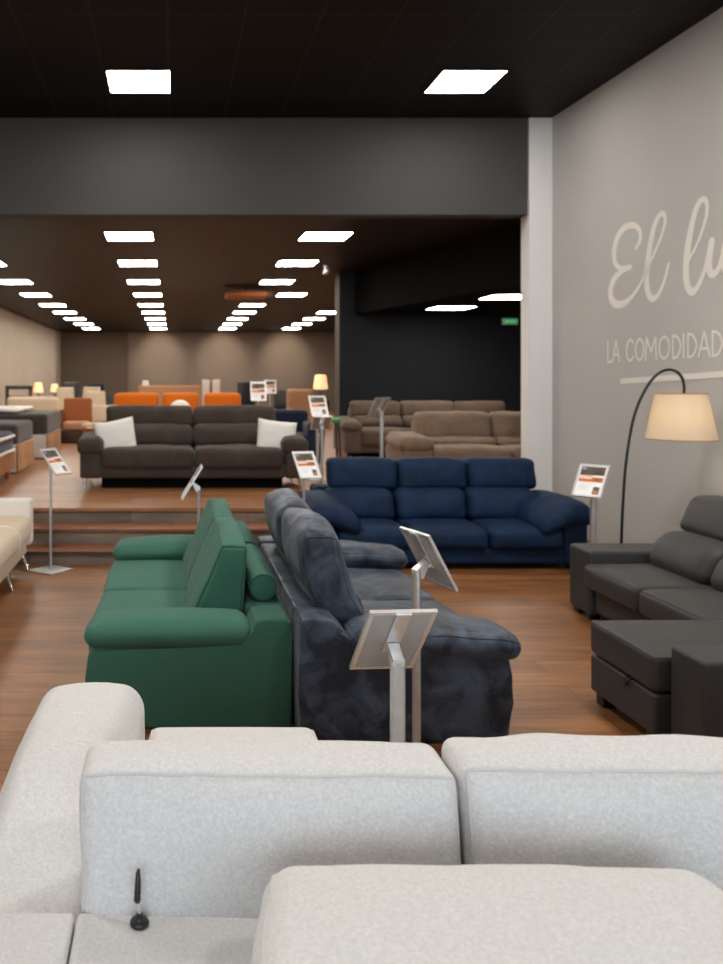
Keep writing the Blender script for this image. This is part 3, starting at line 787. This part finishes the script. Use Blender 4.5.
# ------------------------------------------------------------------ poster stands
def stand(X, Y, z, hc, rz, tau, w, h, label, oval=(.016, .016), base=.13, back_only=False):
    t = thing('display_stand', label, 'display stand', (X, Y, z), 'poster stands', R(rz))
    lk = lambda name, bm, mats, par=t, **k: link(name, bm, mats, par, world=False, **k)
    ta = R(tau); up = Vector((0, math.sin(ta), math.cos(ta))); nrm = Vector((0, -math.cos(ta), math.sin(ta))); ex_ = Vector((1, 0, 0))
    pc = Vector((0, -.055, hc))
    B = Matrix((ex_, up, nrm)).transposed()              # panel axes -> local
    def on(bm):
        for v in bm.verts: v.co = pc+B @ v.co
        return bm
    # base plate and pole (oval section)
    bm = prism_bm([(-base, -base), (base, -base), (base, base), (-base, base)], 0, .012, 'z', .004)
    lk('base_plate', bm, M['metal'], sharp=35)
    zt = hc-.045
    bm = bmesh.new(); n = 20; rings = []
    for zz in (.012, zt-.04, zt):
        rings.append([bm.verts.new((oval[0]*math.cos(2*math.pi*k/n), oval[1]*math.sin(2*math.pi*k/n), zz+(.0 if zz < zt else -oval[1]*math.sin(2*math.pi*k/n)*.5))) for k in range(n)])
    for a, b in zip(rings, rings[1:]):
        for k in range(n): bm.faces.new((a[k], a[(k+1) % n], b[(k+1) % n], b[k]))
    bm.faces.new(rings[-1])
    lk('pole', bm, M['metal'], sharp=40)
    # bracket from pole to panel
    bm = bmesh.new()
    box_bm((-.024, -h*.14, -.012), (.024, h*.485, -.006), bm); on(bm)
    b2 = prism_bm([(-.02, hc-.08), (.012, hc-.06), (.012, hc-.042), (-.04, hc-.005), (-.05, hc-.02)], -.018, .018, 'x', bm=bm)
    br = lk('bracket', bm, M['metal_light'], smooth=False)
    bm = bmesh.new(); tube_bm([pc+B @ Vector((-.014, -.028, -.016)), pc+B @ Vector((.014, -.028, -.016))], .006, 8, bm=bm)
    lk('hinge_pin', bm, M['chrome'], br)
    # frame, back sheet
    f = .014
    bm = bmesh.new()
    for lo, hi in (((-w/2, h/2-f, -.006), (w/2, h/2, .006)), ((-w/2, -h/2, -.006), (w/2, -h/2+f, .006)), ((-w/2, -h/2+f, -.006), (-w/2+f, h/2-f, .006)), ((w/2-f, -h/2+f, -.006), (w/2, h/2-f, .006))):
        box_bm(lo, hi, bm)
    lk('frame', on(bm), M['metal_light'], smooth=False)
    bm = bmesh.new()
    box_bm((-w/2+f*.7, -h/2+f*.7, -.004), (w/2-f*.7, h/2-f*.7, .0), bm)
    box_bm((-w/2+f*.7, -.002, -.0052), (w/2-f*.7, .002, -.004), bm)
    lk('back_panel', on(bm), M['metal_back'], smooth=False)
    # printed sheet: photo, orange bands, lines of print, small picture
    bm = bmesh.new(); iw, ih = w-2*f, h-2*f
    def rect(u0, v0, u1, v1, mi, zz):
        vs = [bm.verts.new(((u-.5)*iw, (v-.5)*ih, zz)) for u, v in ((u0, v0), (u1, v0), (u1, v1), (u0, v1))]
        fc = bm.faces.new(vs); fc.material_index = mi
    box_bm((-iw/2, -ih/2, .0), (iw/2, ih/2, .0022), bm)
    rect(.04, .68, .96, .97, 1, .0026); rect(.04, .45, .96, .62, 2, .0026)
    rect(.04, .645, .55, .675, 2, .0027); rect(.06, .56, .52, .60, 0, .0029); rect(.60, .50, .92, .57, 5, .0029)
    rect(.08, .86, .24, .93, 4, .0029)
    for k in range(5): rect(.10, .38-.05*k, (.80, .55, .50, .55, .42)[k], .388-.05*k, 3, .0026)
    rect(.68, .05, .92, .30, 5, .0026); rect(.72, .08, .88, .16, 2, .0028)
    lk('printed_sheet', on(bm), [M['paper'], M['photo_dark'], M['print_orange'], M['ink'], M['ink'], M['photo_mid']], smooth=False)
    return t
stand(.700, 2.62, 0, .765, 184, 42, .212, .335, 'nearest steel display stand, its grey back towards us before the velvet sofa', (.025, .013))
stand(.985, 3.40, 0, .868, 107, 30, .205, .265, 'steel display stand turned sideways at the slate velvet sofa arm', (.022, .015), base=.12)
stand(1.075, 7.0-.08, 0, .895, 14, 42, .19, .27, 'display stand with poster between the slate velvet and navy sofas', (.012, .012), base=.10)
stand(3.315, 6.62, 0, .80, -46, 40, .225, .31, 'display stand with poster between the navy sofa and the floor lamp', (.024, .024), base=.12)
stand(-1.03, 6.99, 0, .915, 54, 44, .19, .28, 'display stand with poster in front of the steps at left', (.0115, .0115), base=.13)
stand(.195, 6.6, 0, .79, -90, 32, .20, .30, 'display stand seen edge-on behind the green sofa back', (.012, .012), base=.12)
stand(1.72, 10.05, PLAT, .885, 6, 36, .21, .29, 'display stand with poster at the right end of the brown suede sofa', (.016, .016), base=.11)
stand(1.635, 9.25, PLAT, .72, 178, 58, .215, .29, 'display stand with grey back below the poster beside the brown sofa', (.016, .016), base=.10)
stand(2.30, 9.27, PLAT, .88, 208, 34, .21, .29, 'display stand with its back to us behind the navy sofa', (.022, .022), base=.11)

# ------------------------------------------------------------------ arc floor lamp
LY = 6.2
lp = lambda x, y: ((x-CX)*LY/F, LY, CH-(y-CY)*LY/F)
sx_, _, _ = lp(681, 420)
t = thing('floor_lamp', 'black arc floor lamp with beige shade beside the leather sofa', 'lamp', (lp(621.7, 560)[0], LY, 0))
bx = lp(621.5, 560)[0]
lathe('base', M['black_metal'], t, (bx, LY, 0), [(.13, 0), (.13, .012), (.12, .02), (.02, .026), (.014, .05)], 32)
arc = [(bx, LY, .03), (bx, LY, .25), lp(621.5, 538), lp(622.6, 510), lp(624.9, 474), lp(628, 448), lp(632.2, 424), lp(637.5, 406), lp(644, 392), lp(651, 381), lp(659, 373), lp(668, 369.7), lp(676, 371.5), lp(681.5, 377), lp(684, 385), lp(684, 396), lp(684, 404)]
tube('arm', M['black_metal'], t, spline(arc, 5), .0105, 10)
zt, zb = 1.6-14.5*LY/F, 1.6-60*LY/F
bm = bmesh.new()
lathe_bm((sx_, LY, 0), [(.236, zb), (.170, zt), (.167, zt-.001), (.233, zb+.001)], 48, bm=bm, cap=False)
sh = link('shade', bm, M['shade'], t, sharp=60)
for r_, z_ in ((.236, zb), (.1705, zt)):
    tube('rim', M['tan'], sh, [(sx_+r_*math.cos(a), LY+r_*math.sin(a), z_) for a in [2*math.pi*k/40 for k in range(40)]], .004, 6, closed=True)
bm = bmesh.new()
for a in (0, 2.09, 4.19): tube_bm([(lp(684, 400)[0], LY, zt-.03), (sx_+.167*math.cos(a), LY+.167*math.sin(a), zt-.004)], .003, 6, bm=bm)
link('spider', bm, M['black_metal'], t)
lathe('bulb', M['bulb'], t, (lp(684, 400)[0], LY, 0), [(.012, zt-.04), (.014, zt-.06), (.03, zt-.1), (.03, zt-.12), (.012, zt-.145)], 16)
l = bpy.data.lights.new('lamp_bulb', 'POINT'); l.energy = 2.6; l.color = (1, .92, .78); l.shadow_soft_size = .05
o = bpy.data.objects.new('lamp_bulb', l); COL.objects.link(o); o.location = (sx_, LY, (zt+zb)/2-.02)

# ------------------------------------------------------------------ far hall furniture
def bed(X1, Y0, Y1, label, foot_mat, side_mat, matt, stripe=None, base_h=.36, top=.64, legs=False, spread=None):
    X0 = LW+.1
    t = thing('bed', label, 'bed', ((X0+X1)/2, (Y0+Y1)/2, PLAT))
    z = PLAT
    zb = .12 if legs else .02
    rb('storage_base', side_mat, t, (X0, Y0, z+zb), (X1-.03, Y1, z+base_h), .01, seg=.3)
    rb('foot_panel', foot_mat, t, (X1-.028, Y0+.002, z+zb), (X1, Y1-.002, z+base_h), .008, seg=.3)
    if legs:
        for y in (Y0+.08, Y1-.08):
            tube('leg', foot_mat, t, [(X1-.08, y, z), (X1-.08, y, z+.13)], .03, 10)
            tube('leg', foot_mat, t, [(X0+.1, y, z), (X0+.1, y, z+.13)], .03, 10)
    else:
        for y in (Y0+.06, Y1-.06):
            for x in (X0+.1, X1-.08): lathe('foot', M['black'], t, (x, y, z), [(.03, 0), (.03, .025)], 10)
    c = RBox((X0+.01, Y0+.01, z+base_h), (X1-.01, Y1-.01, z+top), .05, puff=(0, 0, .02), seg=.15)
    m = link('mattress', c.build(), matt, t)
    if stripe:
        for zz in (z+base_h+.02, z+top-.06): tube('edge_band', stripe, m, [(X1+.0, Y0+.06, zz), (X1+.0, Y1-.06, zz)], .022, 8)
    return t
bed(-1.94, 8.95, 10.2, 'nearest bed at the left edge, navy mattress on an orange wood base', M['wood_orange'], M['wood_orange'], M['navy_fab'], M['board_white'], .33, .58, True)
bed(-1.98, 10.63, 11.84, 'second bed at left, charcoal mattress on white and oak storage base', M['wood'], M['board_white'], M['grey_fab'], None, .37, .63)
bed(-1.90, 12.6, 14.07, 'third bed at left, charcoal mattress under a white quilt', M['wood'], M['board_white'], M['grey_fab'], None, .37, .68)
c = RBox((-4.15, 12.64, PLAT+.703), (-2.35, 14.0, PLAT+.76), .03, seg=.12, wr=.01)
tag(link('quilt', c.build(), M['pillow']), 'white quilt spread over the third bed at left', 'quilt')
c = RBox((-3.05, 14.75, PLAT+.02), (-2.2, 15.7, PLAT+.75), .08, puff=(.02, .02, .03), seg=.1)
t = thing('armchair', 'cream upholstered armchair behind the third bed at left', 'armchair', (-2.6, 15.3, PLAT))
rb('seat', M['cream'], t, (-3.05, 14.85, PLAT+.1), (-2.2, 15.6, PLAT+.45), .06, seg=.15)
rb('backrest', M['cream'], t, (-3.1, 15.45, PLAT+.3), (-2.15, 15.7, PLAT+.88), .08, seg=.15)
for x in (-3.1, -2.25): rb('armrest', M['cream'], t, (x, 14.85, PLAT+.1), (x+.12, 15.6, PLAT+.6), .05, seg=.15)
for x in (-2.95, -2.3):
    for y in (14.95, 15.5): tube('leg', M['wood_dark'], t, [(x, y, PLAT), (x, y, PLAT+.12)], .02, 8)
# dark slatted headboard standing on its own bed
t = thing('bed', 'bed with dark barred headboard behind the cream armchair', 'bed', (-3.3, 17.4, PLAT))
rb('mattress', M['cream_light'], t, (-3.9, 16.4, PLAT+.3), (-3.0, 18.3, PLAT+.6), .06, seg=.2)
rb('base', M['wood_dark'], t, (-3.88, 16.42, PLAT+.02), (-3.02, 18.35, PLAT+.3), .02, seg=.3)
bm = bmesh.new()
for z0, z1 in ((.98, 1.06), (.78, .84), (.4, .5)): box_bm((-3.70, 18.36, PLAT+z0), (-3.12, 18.42, PLAT+z1), bm)
for x in (-3.70, -3.19): box_bm((x, 18.36, PLAT), (x+.07, 18.42, PLAT+1.06), bm)
link('headboard', bm, M['grey_fab'], t, smooth=False)

def table_lamp(px, py, Y, r, label, zt_off=.0, stand_mat=None):
    X, z = (px-CX)*Y/F, CH-(py-CY)*Y/F
    t = thing('nightstand', label[0], 'nightstand', (X, Y, PLAT))
    top = z-r*1.0-.28
    rb('cabinet', M['wood_dark'], t, (X-.2, Y-.2, PLAT+.1), (X+.2, Y+.2, top), .01, seg=.3)
    rb('drawer', M['wood_dark'], t, (X-.18, Y-.212, top-.22), (X+.18, Y-.2, top-.03), .004, seg=.3)
    for a in (-.16, .16):
        for b in (-.16, .16): tube('leg', M['wood_dark'], t, [(X+a, Y+b, PLAT), (X+a, Y+b, PLAT+.11)], .018, 8)
    t = thing('table_lamp', label[1], 'lamp', (X, Y, top))
    lathe('base', M['wood_dark'], t, (X, Y, top), [(.07, 0), (.07, .015), (.03, .04), (.035, .12), (.012, .2), (.01, .29)], 16)
    lathe('lamp_shade', M['glow'], t, (X, Y, z), [(r*.72, -r), (r, -r*.9), (r*.75, r*.9), (r*.5, r)], 24)
table_lamp(38.3, 387.5, 19.5, .115, ('small dark nightstand carrying the left glowing lamp', 'left of the two small glowing lamps by the left wall'))
table_lamp(54.5, 388, 23, .11, ('small dark nightstand carrying the right glowing lamp', 'right of the two small glowing lamps near the corner'))
table_lamp(320.5, 382, 22, .19, ('dark nightstand beside the partition carrying a lit lamp', 'lit table lamp beside the edge of the dark partition'))

# rust lounge chair
X, Y = (75-CX)*16/F, 16
t = thing('lounge_chair', 'rust brown lounge chair with tan seat beyond the brown sofa', 'armchair', (X, Y, PLAT))
rb('backrest', M['rust'], t, (X-.25, Y+.25, PLAT+.3), (X+.29, Y+.42, PLAT+.84), .04, seg=.15)
rb('seat', M['tan'], t, (X-.22, Y-.3, PLAT+.24), (X+.26, Y+.25, PLAT+.40), .05, seg=.15)
rb('base', M['wood_dark'], t, (X-.26, Y-.3, PLAT), (X+.30, Y+.4, PLAT+.23), .02, seg=.15)
rb('armrest', M['rust'], t, (X-.38, Y-.25, PLAT), (X-.27, Y+.4, PLAT+.62), .03, seg=.15)

def chair(px, Y, mat, legm, label, rz=0, top=.92, w=.46):
    X = (px-CX)*Y/F
    t = thing('dining_chair', label, 'chair', (X, Y, PLAT), 'dining chairs of the far hall', rz)
    K = dict(world=False)
    link('seat', RBox((-w/2, -.22, .42), (w/2, .22, .50), .03, seg=.15).build(), mat, t, **K)
    link('backrest', RBox((-w/2+.01, .17, .50), (w/2-.01, .24, top), .03, seg=.1, puff=(0, .02, 0), deform=lambda p: (p.x, p.y+(p.z-.5)*.15, p.z)).build(), mat, t, **K)
    for a in (-w/2+.04, w/2-.04):
        for b in (-.18, .18):
            link('leg', tube_bm([(a*1.08, b*1.08, 0), (a, b, .43)], [.013, .02], 8), legm, t, **K)
for i, (px, Y, m, rz, top, lb) in enumerate((
    (68, 20.2, 'cream', .4, 1.0, 'cream dining chair just above the rust lounge chair, left one'),
    (86, 19.6, 'cream', -.4, 1.02, 'cream dining chair just above the rust lounge chair, right one'),
    (99, 17.4, 'cream', .4, .95, 'cream dining chair between the rust chair and the round table'),
    (100, 13.5, 'cream', -.3, .78, 'cream dining chair at the left end of the brown sofa'),
    (72, 23, 'black', .2, 1.12, 'black high-backed chair far behind the rust lounge chair'),
    (95, 21.5, 'navy_fab', .0, 1.08, 'navy chair far back at the foot of the stone wall'),
    (110, 20, 'black', .1, .85, 'black chair far back left of the orange sofa'),
    (249, 21, 'black', .2, 1.15, 'black chair far back right of the orange sofa'),
    (282, 20, 'black', -.2, .95, 'black chair far back beside the tan armchair'),
    (212, 24, 'wood_dark', 0, 1.08, 'dark wooden chair far back behind the orange sofa'))):
    chair(px, Y, M[m], M['wood_orange'] if m == 'cream' else M['black_metal'], lb, rz, top)
X, Y = (99-CX)*12.9/F, 12.9
t = thing('side_table', 'small orange oak side table left of the brown sofa', 'table', (X, Y, PLAT))
rb('table_top', M['wood_orange'], t, (X-.2, Y-.2, PLAT+.42), (X+.2, Y+.2, PLAT+.46), .01, seg=.2)
for a in (-.16, .16):
    for b in (-.16, .16): tube('leg', M['wood_orange'], t, [(X+a, Y+b, PLAT), (X+a, Y+b, PLAT+.425)], .018, 8)

# orange sofa seen over the brown one
Y = 14.6
t = thing('sofa', 'bright orange sofa showing over the top of the brown sofa', 'sofa', (0, Y, PLAT))
xa = lambda px, Y=14.6: (px-CX)*Y/F
rb('seat_base', M['orange'], t, (xa(114), Y-.7, PLAT+.08), (xa(242), Y+.1, PLAT+.40), .05, seg=.15)
for a, b in ((114, 159), (162, 199), (204, 241)):
    rb('back_cushion', M['orange'], t, (xa(a), Y-.08, PLAT+.40), (xa(b), Y+.16, PLAT+.955), .07, puff=(0, .03, .02), seg=.1)
for a in (114, 236): rb('armrest', M['orange'], t, (xa(a)-.06, Y-.7, PLAT+.08), (xa(a)+.1, Y+.1, PLAT+.62), .05, seg=.15)
for a in (118, 238):
    for b in (-.6, .05): tube('leg', M['wood_dark'], t, [(xa(a), Y+b, PLAT), (xa(a), Y+b, PLAT+.09)], .02, 8)
c = Vector((xa(180), Y-.22, PLAT+.66))
bm = lathe_bm(c, [(.03, -.10), (.16, -.07), (.19, 0), (.16, .07), (.03, .10)], 24, 'y')
tag(link('round_cushion', bm, M['pillow']), 'round cream cushion propped on the orange sofa', 'cushion')
# tan headboard bed behind it
Y = 20
t = thing('bed', 'bed with long tan upholstered headboard beyond the orange sofa', 'bed', (-.1, Y, PLAT))
rb('headboard', M['tan'], t, (xa(138, 20), Y, PLAT+.05), (xa(201, 20), Y+.12, PLAT+1.05), .04, seg=.2)
rb('mattress', M['cream_light'], t, (xa(140, 20), Y-1.9, PLAT+.3), (xa(199, 20), Y, PLAT+.55), .06, seg=.3)
rb('base', M['tan'], t, (xa(139, 20), Y-1.9, PLAT+.0), (xa(200, 20), Y, PLAT+.3), .03, seg=.3)
# tan armchair, navy armchair, green stool right of the brown sofa
def armchair(px0, px1, Y, top, mat, label, legm):
    x0, x1 = xa(px0, Y), xa(px1, Y)
    t = thing('armchair', label, 'armchair', ((x0+x1)/2, Y, PLAT))
    rb('seat', mat, t, (x0+.1, Y-.35, PLAT+.12), (x1-.1, Y+.25, PLAT+.44), .06, seg=.12)
    rb('backrest', mat, t, (x0+.03, Y+.16, PLAT+.3), (x1-.03, Y+.36, PLAT+top), .07, seg=.12)
    for x in (x0, x1-.13): rb('armrest', mat, t, (x, Y-.35, PLAT+.12), (x+.13, Y+.3, PLAT+.6), .05, seg=.12)
    for x in (x0+.08, x1-.08):
        for y in (Y-.28, Y+.25): tube('leg', legm, t, [(x, y, PLAT), (x, y, PLAT+.14)], .02, 8)
armchair(287, 318, 17, 1.0, M['tan'], 'tan armchair far back to the right of the brown sofa', M['wood_dark'])
armchair(266, 313, 12.0, .76, M['navy_fab'], 'dark navy armchair behind the right end of the brown sofa', M['black_metal'])
X, Y = xa(330, 11.8), 11.8
t = thing('stool', 'small stool with bright green top beside the dark recliner sofa', 'stool', (X, Y, PLAT))
rb('seat', M['green_fab'], t, (X-.14, Y-.14, PLAT+.60), (X+.14, Y+.14, PLAT+.655), .02, seg=.1)
for a in (-.1, .1):
    for b in (-.1, .1): tube('leg', M['black_metal'], t, [(X+a*1.3, Y+b*1.3, PLAT), (X+a, Y+b, PLAT+.61)], .012, 8)
stand((258-CX)*14/F, 14, PLAT, 1.0, 0, 15, .26, .32, 'far white poster stand right of the orange sofa, left of two', (.012, .012), base=.12)
stand((270-CX)*17/F, 17, PLAT, 1.05, 0, 15, .24, .28, 'far white poster stand right of the orange sofa, right of two', (.012, .012), base=.12)
# lamps / vases silhouettes near the back wall
X, Y = xa(145.5, 21.5), 21.5
t = thing('floor_lamp', 'pale floor lamp far back left of the tan headboard', 'lamp', (X, Y, PLAT))
lathe('base', M['black_metal'], t, (X, Y, PLAT), [(.12, 0), (.12, .02), (.015, .03)], 16)
tube('pole', M['black_metal'], t, [(X, Y, PLAT+.02), (X, Y, PLAT+1.0)], .012, 8)
lathe('lamp_shade', M['cream_light'], t, (X, Y, PLAT+1.0), [(.10, -.1), (.08, .16), (.05, .17)], 20)
for px, nm in ((206, 'left'), (216, 'right')):
    X, Y = xa(px, 22.5), 22.5
    t = thing('standing_mirror', 'pale framed panel behind the tan headboard, %s of two' % nm, 'panel', (X, Y, PLAT))
    rb('panel', M['board_white'], t, (X-.1, Y, PLAT+.01), (X+.1, Y+.03, PLAT+1.18), .01, seg=.3)
    rb('frame', M['wood'], t, (X-.12, Y+.031, PLAT), (X+.12, Y+.06, PLAT+1.2), .01, seg=.3)

# ------------------------------------------------------------------ world, camera, view
w = bpy.data.worlds.new('World'); scn.world = w; w.use_nodes = True
w.node_tree.nodes['Background'].inputs['Color'].default_value = (.6, .75, 1, 1)
w.node_tree.nodes['Background'].inputs['Strength'].default_value = .3
cam = bpy.data.cameras.new('Camera'); co = bpy.data.objects.new('Camera', cam); COL.objects.link(co)
co.location = (0, 0, CH); co.rotation_euler = (R(90), 0, 0)
cam.sensor_fit = 'HORIZONTAL'; cam.sensor_width = 36; cam.lens = 36*F/723
cam.shift_x = (361.5-CX)/723; cam.shift_y = -(482-CY)/723
cam.clip_start = .02; cam.clip_end = 100
cam.dof.use_dof = True; cam.dof.focus_distance = 2.5; cam.dof.aperture_fstop = cam.lens/9
scn.camera = co
vs = scn.view_settings
vs.view_transform = 'Standard'; vs.look = 'None'; vs.exposure = -0.1; vs.gamma = 1.0; vs.use_curve_mapping = False
